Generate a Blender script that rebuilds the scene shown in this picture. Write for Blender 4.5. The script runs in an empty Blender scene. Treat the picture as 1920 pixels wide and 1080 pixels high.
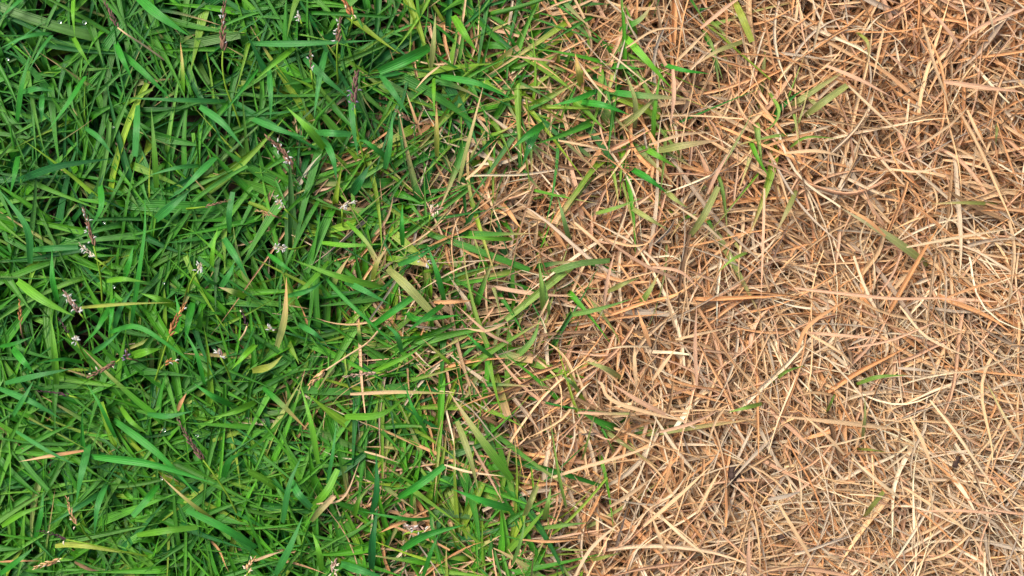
import bpy, math, random
import numpy as np
from mathutils import Vector

random.seed(7)
R = np.random.default_rng(11)
S = bpy.context.scene

# ------------------------------------------------------------------ camera, sky, sun, exposure
FW = 0.32            # metres of lawn across the frame at the height ZR
ZR = 0.030
DIST = 0.45
CAM = (0.0, 0.0, ZR + DIST)
cd = bpy.data.cameras.new('camera')
cam = bpy.data.objects.new('camera', cd)
S.collection.objects.link(cam)
cam.location = CAM
cam.rotation_euler = (0, 0, 0)
cd.sensor_width = 36
cd.lens = 36 * DIST / FW
cd.clip_start = 0.01
cd.clip_end = 60
cd.dof.use_dof = True
cd.dof.focus_distance = DIST + 0.002
cd.dof.aperture_fstop = 16
S.camera = cam

SUN_EL, SUN_ROT = math.radians(50), math.radians(-50)
w = bpy.data.worlds.new('World'); S.world = w; w.use_nodes = True
nt = w.node_tree
sky = nt.nodes.new('ShaderNodeTexSky'); sky.sky_type = 'NISHITA'; sky.sun_disc = False
sky.sun_elevation = SUN_EL; sky.sun_rotation = SUN_ROT
sky.air_density = 1.0; sky.dust_density = 4.0; sky.ozone_density = 0.6
bg = nt.nodes['Background']; bg.inputs['Strength'].default_value = 0.07
nt.links.new(sky.outputs[0], bg.inputs['Color'])
sd = bpy.data.lights.new('sun', 'SUN'); sun = bpy.data.objects.new('sun', sd); S.collection.objects.link(sun)
sd.energy = 1.5; sd.angle = math.radians(35); sd.color = (1.0, 0.93, 0.83)
dirv = Vector((math.sin(SUN_ROT) * math.cos(SUN_EL), math.cos(SUN_ROT) * math.cos(SUN_EL), math.sin(SUN_EL)))
sun.rotation_euler = dirv.to_track_quat('Z', 'Y').to_euler()
S.view_settings.view_transform = 'Standard'; S.view_settings.look = 'None'
S.view_settings.gamma = 1; S.view_settings.exposure = 1.38
S.render.engine = 'CYCLES'
S.cycles.max_bounces = 6; S.cycles.transmission_bounces = 4; S.cycles.diffuse_bounces = 3

# ------------------------------------------------------------------ helpers
def rgb(r, g, b):
    f = lambda c: ((c / 255 + .055) / 1.055) ** 2.4 if c > 10 else c / 255 / 12.92
    return np.array((f(r), f(g), f(b)))

def at(px, py, z):
    """photo pixel -> world point at height z"""
    k = (CAM[2] - z) / DIST
    return np.array(((px - 960) / 1920 * FW * k, (540 - py) / 1920 * FW * k, z))

_lat = R.random((64, 64))
def vnoise(x, y, s, off=0):
    x = np.asarray(x, float) / s + 17.3 + off; y = np.asarray(y, float) / s + 9.1 + off * 1.7
    xi = np.floor(x).astype(int); yi = np.floor(y).astype(int)
    fx = x - xi; fy = y - yi; fx = fx * fx * (3 - 2 * fx); fy = fy * fy * (3 - 2 * fy)
    g = lambda a, b: _lat[a % 64, b % 64]
    return (g(xi, yi) * (1 - fx) + g(xi + 1, yi) * fx) * (1 - fy) + (g(xi, yi + 1) * (1 - fx) + g(xi + 1, yi + 1) * fx) * fy

def ground_h(x, y):
    return 0.004 * (vnoise(x, y, 0.045) - .5) + 0.003 * (vnoise(x, y, 0.02, 5) - .5)

def tag(o, label=None, cat=None, group=None, kind=None):
    if label: o['label'] = label
    if cat: o['category'] = cat
    if group: o['group'] = group
    if kind: o['kind'] = kind
    return o

def link(name, me, mat, parent=None):
    o = bpy.data.objects.new(name, me); S.collection.objects.link(o)
    if mat and not me.materials: me.materials.append(mat)
    if parent: o.parent = parent
    return o

def mesh_np(name, V, F, col=None, uvr=None):
    me = bpy.data.meshes.new(name)
    V = np.ascontiguousarray(V, np.float32); F = np.ascontiguousarray(F, np.int32)
    me.vertices.add(len(V)); me.vertices.foreach_set('co', V.ravel())
    n, k = F.shape
    me.loops.add(n * k); me.loops.foreach_set('vertex_index', F.ravel())
    me.polygons.add(n); me.polygons.foreach_set('loop_start', np.arange(0, n * k, k, dtype=np.int32))
    me.polygons.foreach_set('use_smooth', np.ones(n, bool))
    me.update(calc_edges=True)
    if col is not None:
        a = me.attributes.new('tint', 'FLOAT_COLOR', 'POINT')
        c = np.ones((len(V), 4), np.float32); c[:, :3] = col
        a.data.foreach_set('color', c.ravel())
    if uvr is not None:
        a = me.attributes.new('blade_uv', 'FLOAT_VECTOR', 'POINT')
        a.data.foreach_set('vector', np.ascontiguousarray(uvr, np.float32).ravel())
    return me

def ribbons(C, W, roll, fold, col0, col1, shape_w, rnd, tipfrac=None, edge=None):
    """C (N,K,3) centre lines, W (N) half width, roll (N,K) about the tangent, fold (N),
    col0/col1 (N,3) base and tip colour, shape_w (N,K) width profile 0..1, rnd (N)"""
    N, K, _ = C.shape
    T = np.empty_like(C); T[:, 1:-1] = C[:, 2:] - C[:, :-2]; T[:, 0] = C[:, 1] - C[:, 0]; T[:, -1] = C[:, -1] - C[:, -2]
    T /= np.linalg.norm(T, axis=2, keepdims=True) + 1e-12
    # parallel side vector: take the first side, carry it along the blade
    side = np.empty_like(C)
    s0 = np.cross(T[:, 0], np.array((0, 0, 1.0))); l = np.linalg.norm(s0, axis=1, keepdims=True)
    s0 = np.where(l > 1e-3, s0 / (l + 1e-12), np.array((1.0, 0, 0)))
    side[:, 0] = s0
    for k in range(1, K):
        s = side[:, k - 1] - T[:, k] * np.sum(side[:, k - 1] * T[:, k], axis=1, keepdims=True)
        side[:, k] = s / (np.linalg.norm(s, axis=1, keepdims=True) + 1e-12)
    nrm = np.cross(side, T)
    cr, sr = np.cos(roll)[..., None], np.sin(roll)[..., None]
    sd_ = side * cr + nrm * sr; nn = nrm * cr - side * sr
    hw = (W[:, None] * shape_w)[..., None]
    fo = fold[:, None, None] * hw
    V = np.stack((C - sd_ * hw + nn * fo, C - sd_ * hw * .5 + nn * fo * .35, C - nn * fo * .12, C + sd_ * hw * .5 + nn * fo * .35, C + sd_ * hw + nn * fo), axis=2)  # N,K,5,3
    M = 5
    t = np.linspace(0, 1, K)[None, :, None, None]
    if tipfrac is None: tipfrac = np.full(N, .85)
    tf = tipfrac[:, None, None, None]
    m = np.clip((t - tf * .6) / np.maximum(1 - tf * .6, 1e-3), 0, 1) ** 1.3
    colr = col0[:, None, None, :] * (1 - m) + col1[:, None, None, :] * m
    colr = np.broadcast_to(colr, (N, K, M, 3))
    u = np.broadcast_to(np.linspace(-1, 1, M)[None, None, :], (N, K, M))
    tt = np.broadcast_to(np.linspace(0, 1, K)[None, :, None], (N, K, M))
    rr = np.broadcast_to(rnd[:, None, None], (N, K, M))
    uvr = np.stack((u, tt, rr), axis=3)
    base = (np.arange(N) * K * M)[:, None, None]
    k = np.arange(K - 1)[None, :, None] * M; c = np.arange(M - 1)[None, None, :]
    i = base + k + c
    F = np.stack((i, i + 1, i + M + 1, i + M), axis=3).reshape(-1, 4)
    return V.reshape(-1, 3), F, colr.reshape(-1, 3), uvr.reshape(-1, 3)

def profile(K, N, tip=1.0, blunt=None, base=.55):
    t = np.linspace(0, 1, K)[None, :]
    up = base + (1 - base) * np.clip(t / .3, 0, 1) ** .7
    tp = np.full((N, 1), tip) if np.isscalar(tip) else tip[:, None]
    x = np.clip((t - (1 - tp)) / tp, 0, 1)
    dn = (1 - x ** 1.5)
    p = up * dn
    if blunt is not None: p = np.where(blunt[:, None], up * (1 - .25 * t ** 4), p)
    return np.maximum(p, .03)

# ------------------------------------------------------------------ materials
def node_mat(name):
    m = bpy.data.materials.new(name); m.use_nodes = True
    return m, m.node_tree, m.node_tree.nodes, m.node_tree.links, m.node_tree.nodes['Principled BSDF'], m.node_tree.nodes['Material Output']

def math_n(N, L, op, a, b=None, clamp=False):
    n = N.new('ShaderNodeMath'); n.operation = op; n.use_clamp = clamp
    for i, v in enumerate((a, b)):
        if v is None: continue
        if isinstance(v, (int, float)): n.inputs[i].default_value = v
        else: L.new(v, n.inputs[i])
    return n.outputs[0]

def blade_mat(name, rough, spec, transl, vein, spots, tsat):
    m, T, N, L, P, O = node_mat(name)
    at_ = N.new('ShaderNodeAttribute'); at_.attribute_name = 'tint'
    uv = N.new('ShaderNodeAttribute'); uv.attribute_name = 'blade_uv'
    sx = N.new('ShaderNodeSeparateXYZ'); L.new(uv.outputs['Vector'], sx.inputs[0])
    u, v, r = sx.outputs
    # long parallel veins
    wv = math_n(N, L, 'SINE', math_n(N, L, 'ADD', math_n(N, L, 'MULTIPLY', u, 17.0), math_n(N, L, 'MULTIPLY', r, 40.0)))
    mid = math_n(N, L, 'SUBTRACT', 1.0, math_n(N, L, 'MULTIPLY', math_n(N, L, 'ABSOLUTE', u), 6.0), clamp=True)
    # streaky mottling along the blade
    cx = N.new('ShaderNodeCombineXYZ')
    L.new(math_n(N, L, 'MULTIPLY', u, 2.2), cx.inputs[0]); L.new(math_n(N, L, 'MULTIPLY', v, 5.0), cx.inputs[1]); L.new(math_n(N, L, 'MULTIPLY', r, 91.0), cx.inputs[2])
    nz = N.new('ShaderNodeTexNoise'); nz.inputs['Scale'].default_value = 1.6; nz.inputs['Detail'].default_value = 5; L.new(cx.outputs[0], nz.inputs['Vector'])
    gain = math_n(N, L, 'ADD', math_n(N, L, 'MULTIPLY', nz.outputs['Fac'], .7), .65)
    gain = math_n(N, L, 'ADD', gain, math_n(N, L, 'MULTIPLY', wv, vein))
    gain = math_n(N, L, 'ADD', gain, math_n(N, L, 'MULTIPLY', mid, .28))
    cm = N.new('ShaderNodeVectorMath'); cm.operation = 'SCALE'; L.new(at_.outputs['Color'], cm.inputs[0]); L.new(gain, cm.inputs['Scale'])
    # brown flecks
    n2 = N.new('ShaderNodeTexNoise'); n2.inputs['Scale'].default_value = 5.0; n2.inputs['Detail'].default_value = 3; L.new(cx.outputs[0], n2.inputs['Vector'])
    fr = math_n(N, L, 'MULTIPLY', math_n(N, L, 'SUBTRACT', n2.outputs['Fac'], .60), 9.0, clamp=True)
    fr = math_n(N, L, 'MULTIPLY', fr, spots)
    mx = N.new('ShaderNodeMix'); mx.data_type = 'RGBA'
    L.new(fr, mx.inputs[0]); L.new(cm.outputs[0], mx.inputs[6]); mx.inputs[7].default_value = (.16, .075, .035, 1)
    col = mx.outputs[2]
    L.new(col, P.inputs['Base Color'])
    rn = math_n(N, L, 'ADD', math_n(N, L, 'MULTIPLY', nz.outputs['Fac'], .25), rough - .12)
    L.new(rn, P.inputs['Roughness']); P.inputs['Specular IOR Level'].default_value = spec
    bp = N.new('ShaderNodeBump'); bp.inputs['Strength'].default_value = .35; bp.inputs['Distance'].default_value = .00012
    L.new(math_n(N, L, 'ADD', wv, math_n(N, L, 'MULTIPLY', mid, 2.0)), bp.inputs['Height']); L.new(bp.outputs[0], P.inputs['Normal'])
    tr = N.new('ShaderNodeBsdfTranslucent')
    tc = N.new('ShaderNodeVectorMath'); tc.operation = 'MULTIPLY'; L.new(col, tc.inputs[0]); tc.inputs[1].default_value = tsat
    L.new(tc.outputs[0], tr.inputs['Color'])
    ms = N.new('ShaderNodeMixShader'); ms.inputs[0].default_value = transl
    L.new(P.outputs[0], ms.inputs[1]); L.new(tr.outputs[0], ms.inputs[2]); L.new(ms.outputs[0], O.inputs['Surface'])
    return m

M_GREEN = blade_mat('living_blade', .46, .40, .16, .07, .05, (1.9, 1.3, .5))
M_DRY = blade_mat('dead_blade', .55, .35, .14, .08, .22, (1.15, 1.0, .85))

def simple_mat(name, c, rough=.6, noise=.5, scale=900, spec=.3, sss=0):
    m, T, N, L, P, O = node_mat(name)
    at_ = N.new('ShaderNodeAttribute'); at_.attribute_name = 'tint'
    tc = N.new('ShaderNodeTexCoord')
    nz = N.new('ShaderNodeTexNoise'); nz.inputs['Scale'].default_value = scale; nz.inputs['Detail'].default_value = 4
    L.new(tc.outputs['Object'], nz.inputs['Vector'])
    g = math_n(N, L, 'ADD', math_n(N, L, 'MULTIPLY', nz.outputs['Fac'], 2 * noise), 1 - noise)
    cm = N.new('ShaderNodeVectorMath'); cm.operation = 'SCALE'; L.new(g, cm.inputs['Scale'])
    if c is None: L.new(at_.outputs['Color'], cm.inputs[0])
    else: cm.inputs[0].default_value = c
    L.new(cm.outputs[0], P.inputs['Base Color']); P.inputs['Roughness'].default_value = rough
    P.inputs['Specular IOR Level'].default_value = spec
    return m
M_HEAD = simple_mat('seed_husk', None, .6, .35)
M_ANTHER = simple_mat('anther', None, .7, .2)
M_CHIP = simple_mat('bark', (.052, .028, .02), .7, .6, 500)

m, T, N, L, P, O = node_mat('soil')
tc = N.new('ShaderNodeTexCoord')
n1 = N.new('ShaderNodeTexNoise'); n1.inputs['Scale'].default_value = 260; n1.inputs['Detail'].default_value = 8; n1.inputs['Roughness'].default_value = .7
L.new(tc.outputs['Object'], n1.inputs['Vector'])
cr = N.new('ShaderNodeValToRGB'); cr.color_ramp.elements[0].color = (.012, .008, .005, 1); cr.color_ramp.elements[1].color = (.085, .052, .03, 1)
cr.color_ramp.elements[0].position = .35; cr.color_ramp.elements[1].position = .7
L.new(n1.outputs['Fac'], cr.inputs[0]); L.new(cr.outputs[0], P.inputs['Base Color']); P.inputs['Roughness'].default_value = .95
bp = N.new('ShaderNodeBump'); bp.inputs['Strength'].default_value = .8; bp.inputs['Distance'].default_value = .002
L.new(n1.outputs['Fac'], bp.inputs['Height']); L.new(bp.outputs[0], P.inputs['Normal'])
M_SOIL = m

m, T, N, L, P, O = node_mat('water')
P.inputs['Transmission Weight'].default_value = 1; P.inputs['Roughness'].default_value = .02; P.inputs['IOR'].default_value = 1.33
P.inputs['Base Color'].default_value = (1, 1, 1, 1)
M_WATER = m

# ------------------------------------------------------------------ ground
g = np.concatenate((-np.geomspace(6, .36, 10)[:-1], np.linspace(-.36, .36, 181), np.geomspace(.36, 6, 10)[1:]))
X, Y = np.meshgrid(g, g, indexing='ij')
Z = ground_h(X, Y) + .0022 * (vnoise(X, Y, .007, 3) - .5)
n = len(g); idx = np.arange(n * n).reshape(n, n)
F = np.stack((idx[:-1, :-1], idx[1:, :-1], idx[1:, 1:], idx[:-1, 1:]), axis=2).reshape(-1, 4)
tag(link('ground', mesh_np('ground', np.stack((X, Y, Z), axis=2).reshape(-1, 3), F), M_SOIL), kind='structure')

# ------------------------------------------------------------------ where the lawn is alive
XB = lambda py: np.interp(py, (0, 150, 300, 450, 600, 750, 900, 1080), (1210, 1130, 1015, 980, 980, 1010, 1065, 1125))
def pxy(x, y): return x / FW * 1920 + 960, 540 - y / FW * 1920
def sig(a): return 1 / (1 + np.exp(-np.clip(a, -30, 30)))

C_BLUE, C_MID, C_LIGHT, C_YEL = rgb(31, 102, 36), rgb(36, 108, 22), rgb(74, 144, 24), rgb(128, 156, 40)
C_OLIVE = rgb(142, 150, 84)
D_STRAW, D_PINK, D_OR, D_PALE, D_GREY, D_BR = rgb(212, 178, 134), rgb(206, 164, 130), rgb(208, 155, 104), rgb(228, 207, 174), rgb(182, 166, 144), rgb(124, 95, 66)

def pick(cols, probs, n):
    """blend around a random palette entry"""
    i = (R.random(n)[:, None] > np.cumsum(probs, axis=1)).sum(axis=1).clip(0, len(cols) - 1)
    c = np.array(cols)[i]
    j = R.integers(0, len(cols), n)
    k = R.random(n)[:, None] * .25
    c = c * (1 - k) + np.array(cols)[j] * k
    return c * np.exp(R.normal(0, .13, n))[:, None]

def centre(P0, az, el, L_, droop, lat, K, wob=None):
    t = np.linspace(0, 1, K)
    E = el[:, None] - droop[:, None] * t[None] ** 1.2
    A = az[:, None] + lat[:, None] * (t[None] - .3) * 1.0
    if wob is not None: A = A + wob[:, None] * np.sin(t[None] * 6.0 + az[:, None] * 3); E = E + .5 * wob[:, None] * np.sin(t[None] * 7 + az[:, None] * 5)
    D = np.stack((np.cos(E) * np.cos(A), np.cos(E) * np.sin(A), np.sin(E)), axis=2) * (L_[:, None, None] / (K - 1))
    C = np.concatenate((np.zeros((len(az), 1, 3)), np.cumsum(D[:, :-1], axis=1)), axis=1) + P0[:, None, :]
    return C

def settle(C, lo, hi):
    """keep a blade above the soil and below the top of the canopy, softly"""
    z = C[:, :, 2] - ground_h(C[:, :, 0], C[:, :, 1])
    z = np.where(z < lo, lo + (z - lo) * .08, z); z = np.maximum(z, .0006)
    z = np.where(z > hi, hi + (z - hi) * .13, z)
    C[:, :, 2] = z + ground_h(C[:, :, 0], C[:, :, 1])
    return C

HX, HY = .245, .165        # half size of the planted patch, well past the frame
def scatter(n, dens):
    out = []
    tot = 0
    while tot < n:
        x = R.uniform(-HX, HX, n); y = R.uniform(-HY, HY, n)
        k = R.random(n) < dens(x, y)
        out.append(np.stack((x[k], y[k]), axis=1)); tot += k.sum()
        if len(out) > 60: break
    return np.concatenate(out)[:n]

def live(x, y):
    px, py = pxy(x, y)
    s = (XB(py) - px + (vnoise(x, y, .022, 9) - .5) * 200)
    d = sig((s + 70) / 80)
    tail = .03 * sig((s + 280) / 50)
    return np.maximum(d * (.34 + .66 * sig((s - 235) / 60)), tail)

# --- green tillers: leaves fan out of a short shoot
def green_grass(nt_, K=9):
    tuft = scatter(nt_ // 6, lambda x, y: live(x, y) * (.35 + .65 * vnoise(x, y, .012, 2)))
    p = np.repeat(tuft, 6, axis=0)
    off = R.normal(0, .0026, p.shape); p = p + off
    per = 4
    n_ = len(p)
    fld = vnoise(p[:, 0], p[:, 1], .030, 12) * 6.0 - 2.6
    out = np.arctan2(off[:, 1], off[:, 0]) + R.normal(0, .45, n_)
    taz = np.where(R.random(n_) < .30, fld + R.normal(0, .6, n_), out)
    Cs, Ws, c0, c1, tips, fl, bl = [], [], [], [], [], [], []
    for q in range(1, per):
        az = np.where(R.random(n_) < .55, taz, taz + q * np.pi) + R.normal(0, .65, n_)
        hgt = .002 + .0035 * q + R.random(n_) * .007
        L_ = R.gamma(7, .0044, n_).clip(.010, .052)
        el = R.normal((.65, .85, .95, 1.15)[q], .28, n_)
        droop = R.normal(1.15, .5, n_)
        lean = .4 * hgt
        P0 = np.stack((p[:, 0] + lean * np.cos(taz), p[:, 1] + lean * np.sin(taz), hgt + ground_h(p[:, 0], p[:, 1])), axis=1)
        C = centre(P0, az, el, L_, droop, R.normal(0, .30, n_), K)
        Cs.append(settle(C, .002, .0235))
        px, py = pxy(p[:, 0], p[:, 1])
        s = XB(py) - px
        Ws.append(.5 * (R.gamma(5, .00038, n_) * (1 - .28 * sig((150 - s) / 50))).clip(.0006, .0042))
        edge = sig((290 - s) / 110)                 # yellower close to the dead side
        low = sig((py - 620 + 200 * vnoise(px, py, 150, 8)) / 140) * .9
        yl = .015 + .62 * edge + .06 * low
        lt = .14 + .42 * low
        ol = .01 + .50 * sig((20 - s) / 60) + 3 * sig((-120 - s) / 40)
        md = .40 + 0 * s
        blu = .52 - .42 * low + 0 * s
        pr = np.stack((blu, md, lt, yl, ol), axis=1); pr /= pr.sum(axis=1, keepdims=True)
        cc = pick((C_BLUE, C_MID, C_LIGHT, C_YEL, C_OLIVE), pr, n_)
        if q == 3: cc = cc * .55 + C_LIGHT * .45
        tp = cc.copy()
        die = R.random(n_) < (.02 + .60 * edge ** 1.6)
        tp[die] = D_STRAW * .6 + D_OR * .35
        c0.append(cc); c1.append(tp); tips.append(np.where(die, R.uniform(.5, 1.3, n_), .9)); fl.append(R.uniform(.05, .8, n_)); bl.append(R.random(n_) < .05)
    C = np.concatenate(Cs); W_ = np.concatenate(Ws); Nn = len(C)
    roll = R.normal(0, .30, Nn)[:, None] + R.normal(0, .45, Nn)[:, None] * np.linspace(0, 1, K)[None]
    V, F, c, u = ribbons(C, W_, roll, np.concatenate(fl), np.concatenate(c0), np.concatenate(c1),
                         profile(K, Nn, R.uniform(.7, 1.0, Nn), np.concatenate(bl)), R.random(Nn), np.concatenate(tips))
    o = link('green_grass', mesh_np('green_grass', V, F, c, u), M_GREEN)
    return tag(o, 'dense mat of living green lawn grass filling the left half of the ground', 'grass', kind='stuff')
green_grass(4900)

# --- dead grass: a flat tangle of straw
def dirfield(px, py):
    # preferred lie of the straw, as an angle; None of it where conc is small
    a = np.where(py > 620, math.radians(-38), math.radians(-8)) + (vnoise(px, py, 260, 4) - .5) * 2.2
    conc = .55 * sig((px - 1350) / 90) * sig((py - 400) / 100)
    return a, conc

def dry_layer(n_, zlo, zhi, Lm, wm, K, pal, deep=False):
    def dens(x, y):
        px, py = pxy(x, y)
        s = px - XB(py) + (vnoise(x, y, .022, 9) - .5) * 200
        d = sig((s + 70) / 60)
        mixed = .60 * sig((s + 320 + np.clip(py - 600, 0, 400) * .25) / 60)
        return np.maximum(np.maximum(d, mixed), .16 if deep else .003) * (1 if deep else (.45 + .55 * vnoise(x, y, .014, 6)))
    p = scatter(n_, dens); n_ = len(p)
    px, py = pxy(p[:, 0], p[:, 1])
    fine = sig((px - 1330) / 130) * sig((py - 400) / 90)     # finer, longer straw low on the right
    a, conc = dirfield(px, py)
    az = np.where(R.random(n_) < conc, a + R.normal(0, .38, n_) + np.pi * (R.random(n_) < .5), R.uniform(0, 2 * np.pi, n_))
    L_ = (R.gamma(6, Lm / 6, n_) * (.82 + .55 * fine)).clip(.007, .060)
    W_ = .5 * (R.gamma(6, wm / 6, n_) * (.66 - .19 * fine)).clip(.0004, .0021)
    el = R.normal(.10, .26, n_)
    droop = R.normal(.22, .38, n_)
    z = R.uniform(zlo, zhi, n_)
    # part of the straw still fans out of its old tufts
    k = 10; m_ = n_ // k
    ti = R.integers(0, m_, n_); intuft = (R.random(n_) < (.10 if deep else .42 - .22 * fine))
    ta = R.uniform(0, 2 * np.pi, n_)
    az = np.where(intuft, ta, az)
    el = np.where(intuft, el + .22, el)
    q0 = p - .5 * L_[:, None] * np.stack((np.cos(az), np.sin(az)), axis=1)
    q1 = p[ti] + .0022 * np.stack((np.cos(az), np.sin(az)), axis=1) + R.normal(0, .0012, (n_, 2))
    q0 = np.where(intuft[:, None], q1, q0)
    P0 = np.stack((q0[:, 0], q0[:, 1], z + ground_h(q0[:, 0], q0[:, 1])), axis=1)
    C = centre(P0, az, el, L_, droop, R.normal(0, .38 + .22 * fine, n_), K, R.normal(0, .11 + .08 * fine, n_))
    C = settle(C, .0012, zhi + .001)
    topr = sig((px - 1300) / 120) * sig((420 - py) / 110)
    cor = sig((px - 1650) / 90) * sig((py - 480) / 150)
    st = .34 + .10 * fine; pk = .20 + .06 * topr; orr = .19 + .50 * topr - .13 * fine + .10 * (1 - cor) * sig((py - 500) / 100); pl = .10 + .50 * fine; gy = .08 + .30 * cor; br = .10 + .05 * topr
    pr = np.stack([q + 0 * px for q in (st, pk, orr, pl, gy, br)], axis=1)
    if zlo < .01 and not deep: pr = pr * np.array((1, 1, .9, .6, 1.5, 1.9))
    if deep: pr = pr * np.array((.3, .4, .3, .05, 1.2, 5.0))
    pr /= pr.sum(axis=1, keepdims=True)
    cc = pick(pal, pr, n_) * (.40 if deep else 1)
    tp = cc * (1 + .35 * R.random(n_)[:, None]) * np.array((1, .98, .92))
    K_ = K
    roll = R.normal(0, .5, n_)[:, None] + R.normal(0, .8, n_)[:, None] * np.linspace(0, 1, K_)[None]
    return ribbons(C, W_, roll, R.uniform(.1, 1.3, n_), cc, np.minimum(tp, .85), profile(K_, n_, R.uniform(.35, .95, n_), R.random(n_) < .10, .7), R.random(n_), np.full(n_, .6))

def join(parts):
    Vs, Fs, cs, us, o = [], [], [], [], 0
    for V, F, c, u in parts:
        Vs.append(V); Fs.append(F + o); cs.append(c); us.append(u); o += len(V)
    return np.concatenate(Vs), np.concatenate(Fs), np.concatenate(cs), np.concatenate(us)

PAL = (D_STRAW, D_PINK, D_OR, D_PALE, D_GREY, D_BR)
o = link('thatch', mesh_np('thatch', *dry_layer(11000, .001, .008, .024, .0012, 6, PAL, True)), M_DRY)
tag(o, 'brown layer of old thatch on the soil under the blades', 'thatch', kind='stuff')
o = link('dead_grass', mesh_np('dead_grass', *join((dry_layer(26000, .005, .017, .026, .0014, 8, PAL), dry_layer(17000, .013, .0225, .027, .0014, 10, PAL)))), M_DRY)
tag(o, 'tangled mat of dead straw coloured grass filling the right half of the ground', 'grass', kind='stuff')

# ------------------------------------------------------------------ single blades that stand out in the photograph
COLS = {'g': rgb(52, 136, 40), 'b': rgb(58, 132, 56), 'l': rgb(96, 158, 38), 'y': rgb(144, 156, 62), 'v': C_OLIVE, 's': D_STRAW, 'p': D_PINK, 'o': D_OR, 'w': rgb(218, 192, 150), 'k': D_GREY, 'n': D_BR, 'd': rgb(32, 104, 42)}
TX = {'1': 0, '2': 480, '3': 960, '4': 1440}; TY = {'a': 0, 'b': 360, 'c': 720}
def pts_of(tile, s):
    ox, oy = TX[tile[1]], TY[tile[0]]
    return [(ox + float(a) / 3, oy + float(b) / 3) for a, b in (q.split(',') for q in s.split())]

def catmull(P_, K):
    P_ = np.asarray(P_, float)
    if len(P_) == 2: P_ = np.array((P_[0], (P_[0] + P_[1]) / 2, P_[1]))
    E = np.concatenate((2 * P_[:1] - P_[1:2], P_, 2 * P_[-1:] - P_[-2:-1]))
    d = np.concatenate(([0], np.cumsum(np.linalg.norm(np.diff(P_, axis=0), axis=1)))); d /= d[-1]
    out = []
    for t in np.linspace(0, 1, K):
        i = min(np.searchsorted(d, t, side='right') - 1, len(P_) - 2)
        f = (t - d[i]) / (d[i + 1] - d[i] + 1e-9)
        p0, p1, p2, p3 = E[i], E[i + 1], E[i + 2], E[i + 3]
        out.append(.5 * ((2 * p1) + (-p0 + p2) * f + (2 * p0 - 5 * p1 + 4 * p2 - p3) * f * f + (-p0 + 3 * p1 - 3 * p2 + p3) * f ** 3))
    return np.array(out)

def hero(line):
    tile, pts, wd, col, label = [q.strip() for q in line.split('|')]
    K = 16
    P2 = catmull(pts_of(tile, pts), K)
    blunt = col.endswith('!'); col = col.rstrip('!')
    flat = '=' in col; col = col.replace('=', '')
    a, b = (col.split('>') + [col])[:2] if '>' in col else (col, col)
    green = a in 'gblyvd'
    t = np.linspace(0, 1, K)
    top = ((.0315 if tile[1] in '12' or tile == 'c3' else (.0280 if tile in ('a3', 'b3') else .0258)) if green else .0295) + random.random() * .0055
    z = top - (.003 if flat or not green else .008) * (1 - np.clip(t / .5, 0, 1)) ** 1.6 - random.uniform(.000, .003) * np.clip((t - .6) / .4, 0, 1)
    C = np.array([at(x, y, zz) for (x, y), zz in zip(P2, z)])
    c0, c1 = COLS[a], COLS[b]
    inry = green and (tile[1] == '4' or tile in ('b3', 'c3'))       # survivors among the straw are duller and thinner
    if inry: c0, c1 = c0 * .55 + C_OLIVE * .42, c1 * .6 + C_OLIVE * .4
    jit = math.exp(random.gauss(0, .07))
    half = .5 * float(wd) / 3 / 1920 * FW * ((.74 if inry else .9) if green else .62)
    r0, r1 = random.uniform(-.3, .3), random.uniform(-.4, .4)
    V, F, c, u = ribbons(C[None], np.array([half * 1.06]), (r0 + r1 * t)[None], np.array([random.uniform(.05, .4)]), (c0 * jit)[None], (c1 * jit)[None],
                         profile(K, 1, .8 if green else .6, np.array([blunt]), .62), np.array([random.random()]), np.array([.35 if b != a else .9]))
    name = 'grass_blade' if green else 'dead_blade'
    org = C[0].copy(); org[2] = C[:, 2].min()
    o = link(name, mesh_np(name, V - org, F, c, u), M_GREEN if green else M_DRY)
    o.location = org
    tag(o, label, 'grass blade' if green else 'dead blade', 'large green blades lying on top' if green else 'long dead blades lying on top')

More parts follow.
